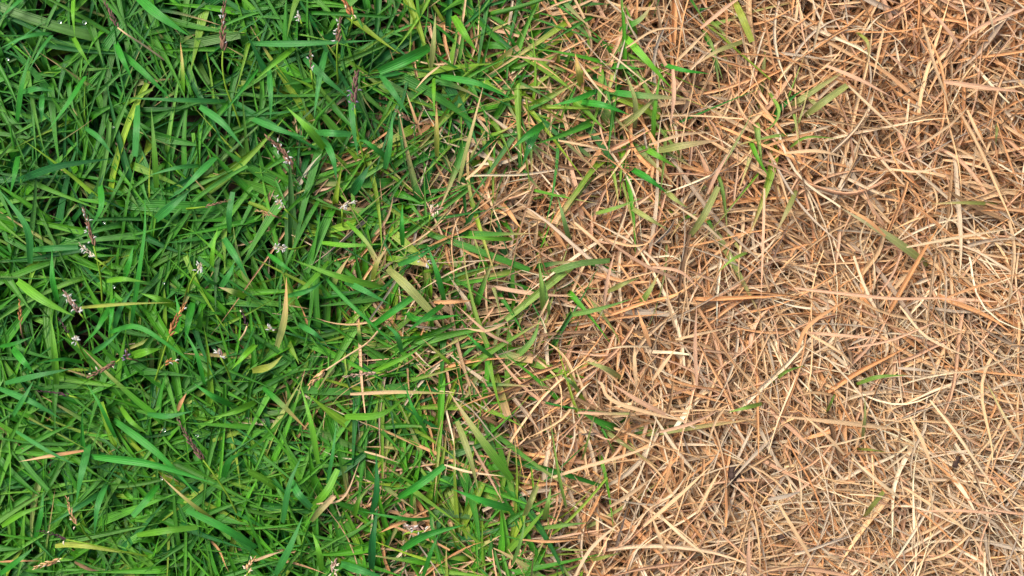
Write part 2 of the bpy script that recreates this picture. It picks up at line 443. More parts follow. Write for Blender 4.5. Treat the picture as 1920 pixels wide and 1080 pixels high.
HERO = """
a1|770,-20 900,90 1070,205|60|g|broad blade running down right from the top edge towards the upright brown seed spike
a1|415,-30 413,90 420,205|38|l|bright green straight blade hanging from the top edge near the left corner
a1|408,200 455,285 510,375|30|l|short bright green blade pointing down right just under a straight one at the top edge
a1|292,198 225,290 160,400|36|b|blue green blade slanting down left beside the upright blade near the upper left corner
a1|95,690 125,470 176,278|34|g|upright green blade with its tip up close to the left edge at upper left
a1|125,518 215,500 305,514|35|b|short leaf shaped blade pointing right across an upright blade near the upper left edge
a1|240,530 236,610 232,692|38|b|small hanging blue green blade below the leaf shaped blade at upper left
a1|480,430 380,585 268,735|32|g|green blade slanting down left at the middle of the upper left corner
a1|1032,540 1028,380 1015,240|32|l>o|light green upright blade with a reddish tip left of the upright brown seed spike
a1|690,300 820,420 980,575|40|g|long green blade running down right beneath the light blade with the reddish tip
a1|1270,568 950,560 690,550|28|b|flat blue green blade with its tip pointing left below the reddish tipped blade
a1|882,1090 868,850 850,600|38|l|long light green blade standing upright in the upper left with its tip at the top
a1|1140,930 980,948 830,988|32|b|pale blue green blade lying level right of the tall upright light blade
a1|1210,888 1110,985 1000,1095|50|b|broad blue green blade slanting down left in the gap below the brown seed spike stem
a1|1125,600 1250,690 1372,835|46|b|broad blue green blade crossing just left of the foot of the brown seed spike stem
a1|650,235 695,340 745,450|42|g|dark green blade lying between the purple seed spike and the long diagonal blade
a1|1450,390 1330,545 1238,655|22|g|narrow green blade rising up right across the brown seed spike stem
a1|775,590 768,730 760,880|46|b!|hanging flat blue green blade left of the tall upright light blade
a1|100,1015 330,935 640,890|48|d|broad dark green blade lying nearly level along the left side of the upper left quarter
a1|150,-30 60,50 0,100|36|b|blade coming over the top left corner of the photo
a1|290,185 150,205 0,272|28|b|blade reaching the left edge a little below the top left corner
a1|100,880 85,970 55,1100|40|g|short green blade near the left edge ending in a downward point
a1|480,720 560,780 640,880|34|b|blue green blade bent down right in the middle of the upper left corner
a2|-20,245 250,245 670,228|40|b|long level blue green blade under the white speckled seed spike near the top edge
a2|220,265 110,350 -20,465|36|l|light green blade running down left from the level blade near the top edge
a2|270,325 390,440 520,548|48|b|broad blue green blade pointing down right at the purple seed head near the top
a2|980,265 840,335 690,400|62|g!|very broad green blade lying right of the purple seed head near the top edge
a2|395,280 360,440 325,670|44|b|blue green blade hanging beside the tiny white flower left of the purple seed head
a2|75,380 85,540 80,685|38|b|straight hanging blue green blade left of the purple seed head
a2|535,500 545,690 575,890|40|b|tall blue green blade running down along the stem of the purple seed head
a2|700,420 780,530 865,660|38|b|blue green blade running down right of the purple seed head
a2|385,835 290,720 170,600|48|l|light green curved blade with its tip up left above the two white flowered heads
a2|-20,670 140,735 300,780|44|b|blade lying left of the light curved blade with its tip to the right
a2|330,745 430,750 530,755|42|b!|short level blade lying under the purple seed head
a2|375,770 430,880 455,1020|44|b|blade hanging beside the white flowered head in the upper middle left
a2|725,950 755,800 768,640|40|b|upright blue green blade with its tip at the small brown seed head
a2|1000,440 1000,540 1003,640|26|l|short light green upright blade at the start of the dry patch near the top
a2|1040,430 1250,470 1450,560|40|g|long green blade lying level where green meets straw near the top edge
a2|1110,90 1170,190 1250,300|50|l|broad light green blade under the top edge at the middle of the photo
a2|985,380 1000,230 1010,70|34|v|olive green upright blade below the top edge at the middle
a2|1018,880 1018,730 1015,570|34|y>o|blade yellow green below and orange above standing upright at the edge of the green
a2|930,760 890,650 845,520|24|o>s|orange and straw coloured blade next to the upright two coloured blade
a2|1140,1020 1180,860 1290,440|26|v>p|long olive blade fading to pink, standing upright at the upper middle
a2|1180,1010 1270,930 1360,790|26|s|straw coloured blade leaning right at the upper middle edge of the green
a2|1035,370 960,430 895,505|20|s|thin straw rising up right out of the green near the top middle
a2|760,905 600,790 560,840|34|g|short green blade lying across the foot of the purple head's stem
a2|540,1090 590,1010 640,930|60|d|broad dark green blade tip at the middle left under the purple head's stem
a3|240,345 120,330 -30,312|22|p|pinkish level straw crossing the green near the top of the photo centre
a3|390,490 375,410 355,300|44|y>o|short yellow green blade with a rusty orange tip standing near the top centre
a3|600,170 720,110 800,10|40|g>p|green blade fading to pink, leaning up right to the top edge
a3|620,190 740,320 900,500|46|l|long light green blade running down right across the start of the straw
a3|690,720 690,560 620,370|34|v|olive upright blade in the green and straw mix at the upper centre
a3|600,725 720,630 825,530|44|v|broad olive blade slanting up right, crossing an upright olive one at the upper centre
a3|530,515 760,540 1050,560|42|g>p|long green blade turning pinkish to the right, level across the upper centre
a3|380,575 520,595 660,645|44|g|green blade with its point to the right at the upper centre
a3|480,510 360,560 220,595|36|g|green blade with its point to the left at the upper centre
a3|795,800 800,640 840,370|30|l|narrow light green upright blade beside the crossing olive blades
a3|720,820 810,870 930,945|38|l|light green blade pointing down right below the crossing olive blades
a3|810,850 980,815 1190,785|46|v>p|broad grey green blade turning pink at the right, level in the upper centre straw
a3|840,360 960,395 1110,415|36|g|short green blade lying level on the straw right of the long light one
a3|1310,230 1150,290 1020,375|30|v>p|grey green curved blade lying alone on straw near the top right centre
a3|1250,0 1300,110 1350,235|42|y!|yellow green blade hanging from the top edge over straw
a3|1330,770 1380,890 1450,1000|34|l|light green curved blade in the straw right of the upper centre
a3|190,690 90,760 0,835|48|g|broad green blade slanting down left in the mix left of the upper centre
a3|160,690 110,790 55,940|54|b|broad blue green blade with a round dew spot hanging below the green blade
a3|670,950 770,1010 880,1090|46|g|green blade pointing down right under the upper centre
a3|770,815 950,760 1150,740|26|s|long straw coloured blade rising right across the olive blade at upper centre
a3|905,390 910,540 888,730|36|p|pink tan upright blade with its tip down among the straw of the upper centre
a3|550,300 650,380 815,520|14|w|thin pale curved straw over the crossing olive blades
a3|360,330 460,470 560,585|20|w|pale yellow straw slanting down right across the green at upper centre
a3|260,790 420,820 560,850|20|s|straw lying curved over the green near the centre top
a3|1060,160 1220,30 1330,-40|34|p|broad pink tan blade rising to the top edge right of centre
a3|920,350 1010,260 1110,160|28|s|straw rising up right under the broad pink tan blade
a3|640,270 820,165 1060,170|20|s|long straw bowed over the dry patch at the top centre
a3|1100,1090 1160,960 1240,830|34|p|pink tan blade leaning right below the upper right centre
a4|252,290 290,130 340,-30|24|w|pale straw standing from the top edge in the upper right corner area
a4|210,650 330,560 445,480|52|v!|broad grey green blade lying under straw in the upper right quarter
a4|210,525 260,580 330,640|40|v>p|short olive blade turning pink next to the broad grey green one
a4|0,510 60,620 30,700 -30,740|30|l|bright green curled blade like a hook in the straw of the upper right quarter
a4|120,830 220,770 400,780|24|l|slim green blade bent level below the green hook in the upper right quarter
a4|500,180 560,240 565,345|28|y>p|small yellow green curved blade with a pink tip near the top right
a4|650,160 620,300 588,460|24|s|straw hanging with its tip down in the upper right quarter
a4|870,130 940,380 1055,680|32|s|long straw blade running steeply down through the upper right quarter
a4|1210,-20 1250,90 1278,215|28|w|pale straw hanging from the top edge near the top right corner
a4|990,460 1200,490 1450,520|42|p|broad pink tan blade lying level at the right edge of the upper right quarter
a4|330,370 520,450 705,550|34|p|pink tan blade slanting down right in the middle of the upper right quarter
a4|450,480 640,660 850,830|28|w|long pale straw slanting down right below the broad grey green blade
a4|840,830 1050,680 1170,540|24|s|curved straw climbing to the right in the upper right quarter
a4|100,860 290,850 480,900|30|s|pale bowed straw below the slim bent green blade
a4|690,950 850,965 1060,920|20|w|pale level straw low in the upper right quarter
a4|1120,620 1180,750 1245,865|28|s|straw with its tip down near the right edge of the upper right quarter
a4|1080,270 1010,170 890,30|34|p|pink tan blade with its tip down near the top right corner
a4|810,415 720,340 640,270|24|p|pinkish blade crossing the dark gap near the top right
a4|1440,50 1180,160 990,330|34|p|broad pink tan blade slanting down left from the top right corner
a4|1290,690 1285,750 1280,820|24|v|short olive upright blade alone in the straw near the right edge
b1|170,400 150,200 -10,-20|44|b|long blue green blade running down from the left edge above the middle
b1|180,325 310,315 440,310|36|b!|level blue green blade pointing at the tall white flecked seed head
b1|330,620 300,480 292,320|56|g|broad dark green blade standing upright right of the left edge with its tip up
b1|870,160 960,80 1080,-20|56|b|very broad blue green blade slanting up right below the upper left quarter
b1|740,740 790,400 815,200 815,-20|34|g|very long narrow green blade standing upright in the left middle
b1|700,480 730,400 750,305|52|g|broad green blade with its tip up beside the very long upright blade
b1|600,500 700,490 815,505|34|l|light green leaf shaped blade lying level across the very long upright blade
b1|640,770 680,650 765,520|36|b|blue green blade leaning right at the left middle
b1|560,-60 570,80 510,200|44|g|green blade slanting down left beside the tall white flecked seed head
b1|990,800 1010,680 985,575|54|g|broad green blade standing right of the orange seed spike
b1|1085,620 1060,740 1040,860|50|g|broad green blade slanting down between the orange seed spike and the reddish bud
b1|980,640 890,600 790,570|46|l|light green blade with its tip to the left at the left middle
b1|450,650 700,630 960,622|22|y|slim yellow green blade lying level right of the white and pink flowers
b1|320,1080 305,880 282,680|44|l|light green blade standing upright right of the star shaped white flower
b1|70,880 130,950 200,1030|50|g|broad short green blade near the left edge below the white star flower
b1|640,600 630,700 610,800|38|g|rounded green blade standing upright in the left middle
b1|620,640 540,780 470,850|40|g|green blade slanting down left towards the white star flower
b1|520,905 600,850 690,770|32|b|blue green blade rising right of the white star flower
b1|100,500 250,610 420,700|60|l|broad light green blade slanting down right across the brown spike at the left edge
b1|1240,540 1290,460 1320,390|40|b|blue green blade leaning right beside the small white flower
b1|1380,590 1310,560 1230,535|44|l>s|light green blade with a pale tip pointing right near the small white flower
b1|1230,525 1180,500 1120,450|38|b|leaf shaped blue green blade touching the small white flower
b1|1190,440 1200,310 1225,200|32|l|bright green folded blade standing upright above the small white flower
b1|1260,260 1330,370 1400,500|44|b|blue green blade running down right of the bright folded blade
b1|1290,230 1290,120 1310,0|36|b!|straight blue green upright blade at the right of the left middle
b1|740,920 820,900 910,880|52|l|broad light green blade beside the tiny purple flower
b1|1150,1080 1110,920 1040,780|34|g|green blade bending up left under the orange seed spike
b1|1440,860 1370,930 1300,1000|46|l|light green blade rising to the right of the small white flower cluster
b1|610,790 780,760 1000,900 1090,960|34|g|long green blade slanting down right under the orange seed spike
b1|0,870 90,850 190,810|26|g|narrow green blade at the left edge above the short broad one
b1|30,1075 220,1030 420,990|38|b|long level blue green blade near the left edge under the brown and purple seed head
b1|470,960 350,940 200,965|28|g|green blade pointing left in front of the upright light one
b2|370,285 520,300 720,292|30|l|light green level blade with its tip pointing left at the middle left
b2|510,165 620,280 715,425|28|l>s|narrow light green blade with a tan tip bent down at the middle left
b2|825,300 820,180 823,60|32|g|narrow green blade standing upright in the centre left
b2|715,540 450,470 200,378|44|l|long bright green blade slanting up left with its tip at the white flowered head
b2|415,385 330,480 190,620 100,700|30|l|long light green blade slanting down left across the bright one
b2|500,505 590,545 755,632|38|b|blue green blade slanting down right to a point in the centre left
b2|180,585 300,550 390,490|34|b|blade lying along the crossing of the long bright ones in the centre left
b2|120,870 165,700 172,480|50|v>o|wide olive blade standing upright with a brown tip in the centre left
b2|-20,1005 80,980 150,920|46|y|yellow green blade rising right above the tan seed bud
b2|390,480 500,600 650,740 810,890|28|g|very long narrow green blade slanting down right in the centre left
b2|660,750 800,650 920,560|40|g!|flat green blade slanting up right in the centre left
b2|740,430 850,530 990,680|52|v!|broad dull green blade slanting down right under the thin pale straw near the centre
b2|1240,395 1100,450 910,560|14|w|thin wavy pale straw lying on the green just left of the centre
b2|1060,610 1010,430 960,290|36|g|dark green blade standing upright near the centre edge of the green
b2|660,1010 850,920 960,840|30|l|light green blade rising right above the pinkish seed spike
b2|800,410 900,370 1010,310|36|b|blue green blade rising right by the small tan flower cluster
b2|1055,630 960,700 830,800|36|g|long green blade running down left to the middle of the photo
b2|240,745 320,790 400,850|36|b|blue green blade pointing down right in the centre left
b2|70,350 150,410 235,470|30|g|narrow green blade pointing down right just under the white flower cluster
b2|655,495 680,400 740,310|34|y>s|yellowing blade slanting up right in the centre left
b2|590,860 580,790 580,710|30|g>o|short green blade with an orange tip in the centre left
b2|850,680 920,720 1160,690|44|g|green blade lying level at the edge of the dry patch near the centre
b2|1000,620 1070,620 1230,610|36|o|bright orange dead blade lying at the border of green and straw
b2|1440,265 1320,262 1110,250|28|l|slim light green blade lying level where straw begins near the centre
b2|1330,930 1270,880 1170,780|26|g|thin green blade slanting in the straw left of the centre
b2|820,900 790,800 720,740|34|b|curved blue green blade at the lower centre left
b2|1420,850 1300,790 1130,640|26|p|pink tan dead blade slanting down right at the border of the green
b2|1400,740 1290,780 1165,765|26|s|straw with its tip pointing left at the border near the centre
b3|160,470 370,405 550,385|50|b!|broad blue green blade lying level in the straw at the centre
b3|175,680 165,520 150,380|44|l|bright green blade standing upright at the centre of the photo
b3|210,690 190,560 155,440|28|g|darker green blade right behind the bright upright one at the centre
b3|330,300 290,150 255,20|38|b|blue green blade standing upright above the centre
b3|560,330 640,120 650,60|16|w|thin pale straw standing above the pink tan blade at the centre
b3|515,640 540,480 580,330|32|p|pink tan blade leaning right and upright right of the centre
b3|-20,960 110,840 160,700|50|g|green curved blade with a straw tip left under the centre
b3|150,710 190,640 215,580|20|s|straw tip continuing the green curved blade under the centre
b3|290,700 480,660 680,600|38|g|long curved green blade under the pink tan blade at the centre
b3|440,130 580,90 740,30|30|l|light green blade rising to the right above the centre
b3|540,560 640,510 720,480|38|v|dull green blade lying right of the pink tan blade
b3|700,650 770,560 830,450|44|l>p|light green blade fading to pink below, right of the centre
b3|1000,250 1080,130 1160,-30|50|v!|broad grey green blade slanting up right in the straw right of the centre
b3|1330,335 1240,380 1160,450|26|l|bright green curved blade on the straw right of the centre
b3|860,-10 930,50 990,90|40|v|grey green blade tip at the upper right of the centre
b3|670,90 770,150 880,215|40|v|dull green blade pointing down right above the centre right
b3|350,170 500,300 600,400|28|s|straw slanting down right over the centre
b3|600,400 680,520 790,690|20|o|thin orange straw running down right of the centre
b3|1180,270 1050,160 880,50|26|w|long pale straw slanting down right over the broad grey green blade
b3|790,420 950,450 1060,560|28|p|bowed pink tan blade right of the centre
b3|1420,-20 1415,200 1400,620|24|p|long upright pink straw right of the centre
b3|780,870 620,870 460,900|18|w|bowed pale straw below the centre
b3|700,1090 690,950 690,830|34|s|upright straw coloured blade with its tip up below the centre
b3|620,1050 520,990 400,950|44|v|dull green blade with its tip to the left below the centre
b3|790,1060 860,960 930,870|32|s|straw leaning right below the centre right
b3|920,830 1050,800 1240,760|24|s|straw lying nearly level with its tip to the left, right of the centre
b3|1040,1090 1030,850 1040,620|32|p|upright pink tan blade in the middle of the dry side
b3|915,765 880,620 860,450|24|s|straw with its tip down right of the centre
b3|780,870 740,760 705,660|38|o|orange tan blade leaning left below the centre right
b4|900,410 680,250 410,90|60|v>k|broad grey green blade tapering down right in the middle of the dry side
b4|660,250 560,160 420,80|34|o|brown and orange blade lying on the broad grey green one
b4|550,400 520,250 600,60|16|w|pale bow of straw crossing the broad grey green blade
b4|920,270 1030,130 1020,20|14|w|pale bow of straw right of the broad grey green blade
b4|780,310 1100,250 1450,195|24|w|long pale straw running to the right edge above the middle
b4|750,340 690,480 560,650|20|p|pink straw with its tip up below the broad grey green blade
b4|150,540 400,570 720,600 1000,600 1250,660|28|p|very long bowed pink straw lying level across the right side
b4|200,780 400,900 500,1000|24|s|curved straw blade at the lower left of the right middle
b4|160,900 230,750 470,590|36|o|orange pink blade slanting up right in the dry side
b4|1440,890 1120,1010 740,990|20|w|long white grey straw bowed along the bottom of the right middle
b4|730,990 850,1000 930,1015|26|k|white weathered blade end lying on the bowed straw
b4|500,1080 620,1040 780,1030|34|l|bright green blade arched over the straw at the lower right
b4|10,1080 100,1010 210,975|34|l|light green blade rising right in the straw of the lower right centre
b4|1290,70 1130,60 900,65|28|y>s|blade olive at its root and straw at its long level tip at the right
b4|1010,590 1180,530 1420,455|24|o|orange tan blade rising towards the right edge
b4|1340,650 1370,540 1290,400|14|w|thin pale hook of straw near the right edge
b4|210,790 450,810 690,830|28|p|level pink tan blade in the middle of the dry side
b4|450,880 700,830 990,710|22|p|long pink straw rising to the right in the dry side
b4|740,640 900,820 1200,960|22|w|pale straw slanting down right in the right middle
b4|590,560 600,480 590,350|16|w|short upright pale straw under the broad grey green blade
b4|160,-10 110,100 40,240|40|v>p|olive and pink blade slanting down left at the top of the right middle
c1|640,200 900,400 1115,632|50|g|very long green blade slanting down right beside the purple spike in the lower left
c1|510,405 850,450 1215,562|52|g|long broad green blade with its tip to the right crossing under the very long one
c1|500,340 460,500 425,680|52|b|wide blue green blade hanging in the lower left with its tip down
c1|90,265 260,370 440,465|28|b|blue green blade slanting down right near the left edge of the lower left corner
c1|0,25 180,100 350,200|42|b|broad blade entering from the left edge at the top of the lower left corner
c1|470,375 280,405 105,437|30|o>s|orange dead blade lying level among the green of the lower left corner
c1|770,850 930,825 1110,805|40|l!|light green blade lying level right of the lower left corner
c1|890,570 820,660 745,745|42|g!|short flat green blade with a cut end in the lower left
c1|600,560 550,690 530,850|44|b|blue green bent blade hanging in the lower left corner
c1|1440,920 1260,810 1050,710|48|g!|long green blade slanting down right at the right of the lower left corner
c1|1210,770 1050,650 900,515|26|y>p|narrow yellow green blade with a pinkish tip in the lower left
c1|830,170 950,180 1085,152|36|b|blue green blade lying level with its tip to the right above the purple spike
c1|680,130 740,210 840,290|40|l|light green blade slanting down right left of the purple spike
c1|10,800 120,730 260,680|36|l|light green blade lying near the left edge of the lower left corner
c1|200,860 230,730 245,600|36|g|green blade standing upright near the left edge of the lower left corner
c1|310,912 420,905 680,945|34|y|slim yellow green blade with its tip to the left near the bottom
c1|580,600 460,680 250,805|34|b|long blade slanting down left beside the withered tan spike
c1|75,175 130,90 190,-20|38|b|blade rising right at the upper edge of the lower left corner
c1|0,1070 130,970 200,910|36|g|green blade rising right from the bottom left corner
c1|650,300 560,110 480,-10|34|g|green blade slanting up left in the lower left corner
c1|1000,150 1020,100 1050,50|34|o|small orange dead blade tip above the purple spike in the lower left
c1|1310,120 1190,60 1080,-10|46|g|broad green blade slanting down right at the top of the lower left corner
c1|1440,100 1300,160 1180,190|40|l|light green blade rising to the right in the lower left
c1|1255,530 1290,430 1370,380|44|g|green leaf shaped blade beside the long stem of the purple spike
c1|0,1000 100,995 230,995|20|o|level orange brown straw at the very lower left
c1|420,1000 500,1040 560,1050|34|n|brown dead blade near the bottom edge at the lower left
c2|650,730 680,600 675,375|42|d|dark green blade standing upright in the bottom centre left with its tip up
c2|650,1040 655,880 685,675|48|d|second dark green upright blade standing just below the first one
c2|530,57 800,45 1130,55|32|s>y|long level blade with a straw coloured tip to the left above the bottom centre
c2|1440,540 1260,300 1090,50|54|l>s|long broad light green blade slanting up left with a tan tip
c2|800,640 940,550 1060,460|44|g!|flat green blade rising right in the bottom centre left
c2|1440,705 1260,650 1100,590|52|g|broad green blade lying at the right of the bottom centre left
c2|350,450 310,220 245,-10|36|l|light green long blade standing upright in the lower middle left
c2|150,780 190,560 260,400|38|b|blue green blade standing upright with its foot down in the lower middle left
c2|110,1070 190,920 265,740|48|b|blue green blade rising from the bottom edge in the lower middle left
c2|200,540 240,620 310,695|42|b!|flat blue green blade slanting down right in the lower middle left
c2|310,700 400,600 460,480|44|l!|light green blade rising right above the tan cut blade end
c2|340,675 490,640 585,430|18|s|thin curved straw like a bow in the lower middle left
c2|310,770 360,710 440,630|36|v>s!|olive blade with a ragged tan cut end in the lower middle left
c2|400,560 430,400 455,200|24|b|narrow blue green blade with its tip up left of the dark upright ones
c2|980,755 850,760 560,710|22|g|narrow curved green blade with its tip to the right below the dark upright ones
c2|820,930 950,850 1180,790|54|g|broad arched green blade near the bottom centre
c2|940,1080 990,930 1035,830|28|g|narrow green blade rising right from the bottom edge at the centre
c2|480,1010 600,1050 730,1090|52|b|broad green blade leaving the bottom edge right of the pinkish flower
c2|500,185 700,170 860,60|48|l|curved broad light green blade under the long level one
c2|40,20 140,110 290,260|36|g>o|blade with an orange brown stripe slanting down right in the lower middle left
c2|-10,995 70,965 150,940|24|s|straw lying at the foot of the lower middle left
c2|850,770 770,800 690,840|26|o|small orange dead blade beside the pinkish brown seed head at the bottom
c2|1220,350 1290,480 1390,670|24|p|pink tan blade slanting down right at the bottom centre
c2|1060,455 1200,495 1400,520|20|w|pale straw lying level at the bottom centre
c2|1130,210 1200,400 1255,620|40|v|dull green blade running down at the bottom centre
c2|610,380 700,405 815,447|18|s|short straw with its tip to the right in the lower middle
c2|960,265 880,130 835,-10|26|g|narrow green blade bent up at the lower middle
c2|370,1050 350,930 315,830|40|l|light green blade curving up from the bottom edge in the lower middle left
c2|555,740 580,650 640,580|32|l>v|small light green blade hanging with its tip down by the dark upright ones
c3|230,525 400,470 640,400 870,320|30|s|long straw running up right below the photo centre
c3|305,700 260,500 215,200|26|l|slim light green blade standing upright below the centre
c3|180,765 200,680 220,580|44|l|short light green blade hanging with its tip down below the centre
c3|0,1020 50,880 80,720|28|g|green blade slanting down left below the centre
c3|70,740 110,640 140,570|48|v!|dull green stem like blade under the centre
c3|180,810 320,790 430,780|34|g|green blade lying level below the centre
c3|370,160 520,165 660,165|28|p>v!|pink tan and olive level blade below the centre right
c3|500,-10 560,90 800,170 1010,215|34|s|very long bowed straw slanting down right in the lower centre
c3|380,40 330,-10 270,-60|30|g|green blade end below the centre
c3|1405,110 1310,135 1215,160|34|l|short bright green blade lying alone on the straw at lower right centre
c3|740,800 950,620 1130,450|32|s|long straw rising right in the lower centre of the dry side
c3|350,1090 450,920 640,750|30|w|long pale straw rising right from the bottom edge at the centre
c3|550,690 660,620 800,520|40|s|broad straw blade rising right in the lower centre
c3|1040,730 1110,590 1180,470|28|s|straw leaning right beside the dark bark chip
c3|1200,130 1140,220 1080,400|24|s|upright straw with its tip at the short bright green blade
c3|820,730 960,860 1120,990|26|w|pale straw slanting down right near the bottom of the dry side
c3|855,580 890,450 915,360|32|o|orange straw coloured blade with its tip down in the lower centre
c3|890,970 830,860 770,700|30|s|straw blade with its tip down near the bottom of the lower centre
c3|880,180 720,100 530,-20|42|p|broad pink tan blade slanting down right below the centre right
c3|830,270 1010,220 1180,140|32|p|pink tan blade rising right in the lower centre
c3|450,990 530,970 610,950|30|y|yellow green blade with its tip to the left near the bottom centre
c3|1330,1090 1330,950 1335,820|38|p|upright pink tan blade at the bottom of the dry side
c3|60,875 220,885 420,870|24|o|orange tan blade lying level near the bottom left of the dry side
c4|670,248 400,215 0,175|38|s|very long pink straw blade lying level, its tip right, in the lower right
c4|240,980 130,790 10,590|32|s|long straw blade slanting down right near the bottom of the lower right
c4|430,400 330,290 180,160|26|s|straw blade with its tip down right under the very long level one
c4|0,650 100,630 200,600|36|k|grey pink blade end near the left of the lower right corner
c4|540,750 590,680 650,605|44|y!|short yellow green blade end showing through the straw of the lower right corner
c4|530,320 545,180 545,60|30|v|olive stem standing upright in the straw of the lower right
c4|500,365 580,370 670,385|28|y|short yellow green blade lying level in the straw of the lower right
c4|330,160 350,110 380,50|34|l|short light green blade end near the top of the lower right corner
c4|800,190 880,350 950,560|32|s|broad straw running down right in the lower right corner
c4|760,580 960,710 1140,850 1250,1020|26|s|very long straw slanting down right to the bottom right corner
c4|1440,350 1340,200 1230,-10|24|w>y|pale straw with a yellow end slanting down right near the right edge
c4|910,90 1060,280 1190,470 1320,640|24|w|long pale straw arched down right in the lower right corner
c4|1310,730 1050,712 820,720|24|p|level pink straw in the lower right corner
c4|740,640 600,530 450,400|28|w|pale straw slanting down right in the middle of the lower right corner
c4|180,750 185,600 150,420|18|w|thin upright pale straw at the left of the lower right corner
c4|930,780 900,560 760,400|16|w|thin bent pale straw hanging in the lower right corner
c4|460,620 620,630 720,660|16|w|thin pale bowed straw beside the yellow green blade end
c4|720,1060 600,1000 480,940|24|w|pale straw with its tip at the bottom edge of the lower right corner
c4|660,485 740,420 800,375|24|w|blunt whitish straw end in the middle of the lower right corner
c4|420,975 330,970 220,965|20|s|straw with its tip to the right near the bottom of the lower right corner
c4|270,360 420,330 640,270|18|w|thin pale straw rising to the right in the lower right corner
"""
for ln in HERO.strip().splitlines():
    hero(ln)

# ------------------------------------------------------------------ seed heads
def tube(P_, r0, r1, sides=7):
    P_ = np.asarray(P_); K = len(P_)
    T_ = np.gradient(P_, axis=0); T_ /= np.linalg.norm(T_, axis=1, keepdims=True) + 1e-12
    a = np.cross(T_, (0.01, 0.02, 1.0)); a /= np.linalg.norm(a, axis=1, keepdims=True) + 1e-12
    b = np.cross(T_, a)
    th = np.linspace(0, 2 * np.pi, sides, endpoint=False)
    r = np.linspace(r0, r1, K)[:, None, None]
    V = P_[:, None] + r * (a[:, None] * np.cos(th)[None, :, None] + b[:, None] * np.sin(th)[None, :, None])
    i = np.arange(K - 1)[:, None] * sides; j = np.arange(sides)[None]
    F = np.stack((i + j, i + (j + 1) % sides, i + sides + (j + 1) % sides, i + sides + j), axis=2).reshape(-1, 4)
    return V.reshape(-1, 3), F

def grain(c, d, ln, r, K=7, sides=6, bend=0):
    """pointed husk lying along d"""
    d = np.asarray(d, float); d /= np.linalg.norm(d)
    up = np.cross(d, (0.3, 0.1, 1.0)); up /= np.linalg.norm(up) + 1e-9
    t = np.linspace(0, 1, K)
    P_ = c + d * (t[:, None] * ln) + up * (bend * ln * np.sin(t * np.pi))[:, None]
    V, F = tube(P_, 1, 1, sides)
    V = V.reshape(K, sides, 3); pr = r * (np.sin(t ** .75 * np.pi) ** .8 * .95 + .05)
    V = P_[:, None] + (V - P_[:, None]) * pr[:, None, None]
    return V.reshape(-1, 3), F

HC = {'brown': (rgb(150, 112, 88), rgb(104, 74, 58)), 'purple': (rgb(130, 96, 86), rgb(88, 62, 54)), 'tan': (rgb(205, 165, 118), rgb(178, 128, 84)),
      'orange': (rgb(196, 136, 80), rgb(150, 92, 58)), 'pink': (rgb(188, 156, 136), rgb(152, 116, 100)), 'pale': (rgb(214, 200, 176), rgb(176, 156, 124)), 'dark': (rgb(92, 58, 66), rgb(60, 38, 44))}
STEM = {'green': C_YEL * .8 + C_LIGHT * .2, 'tan': D_STRAW, 'brown': D_BR}

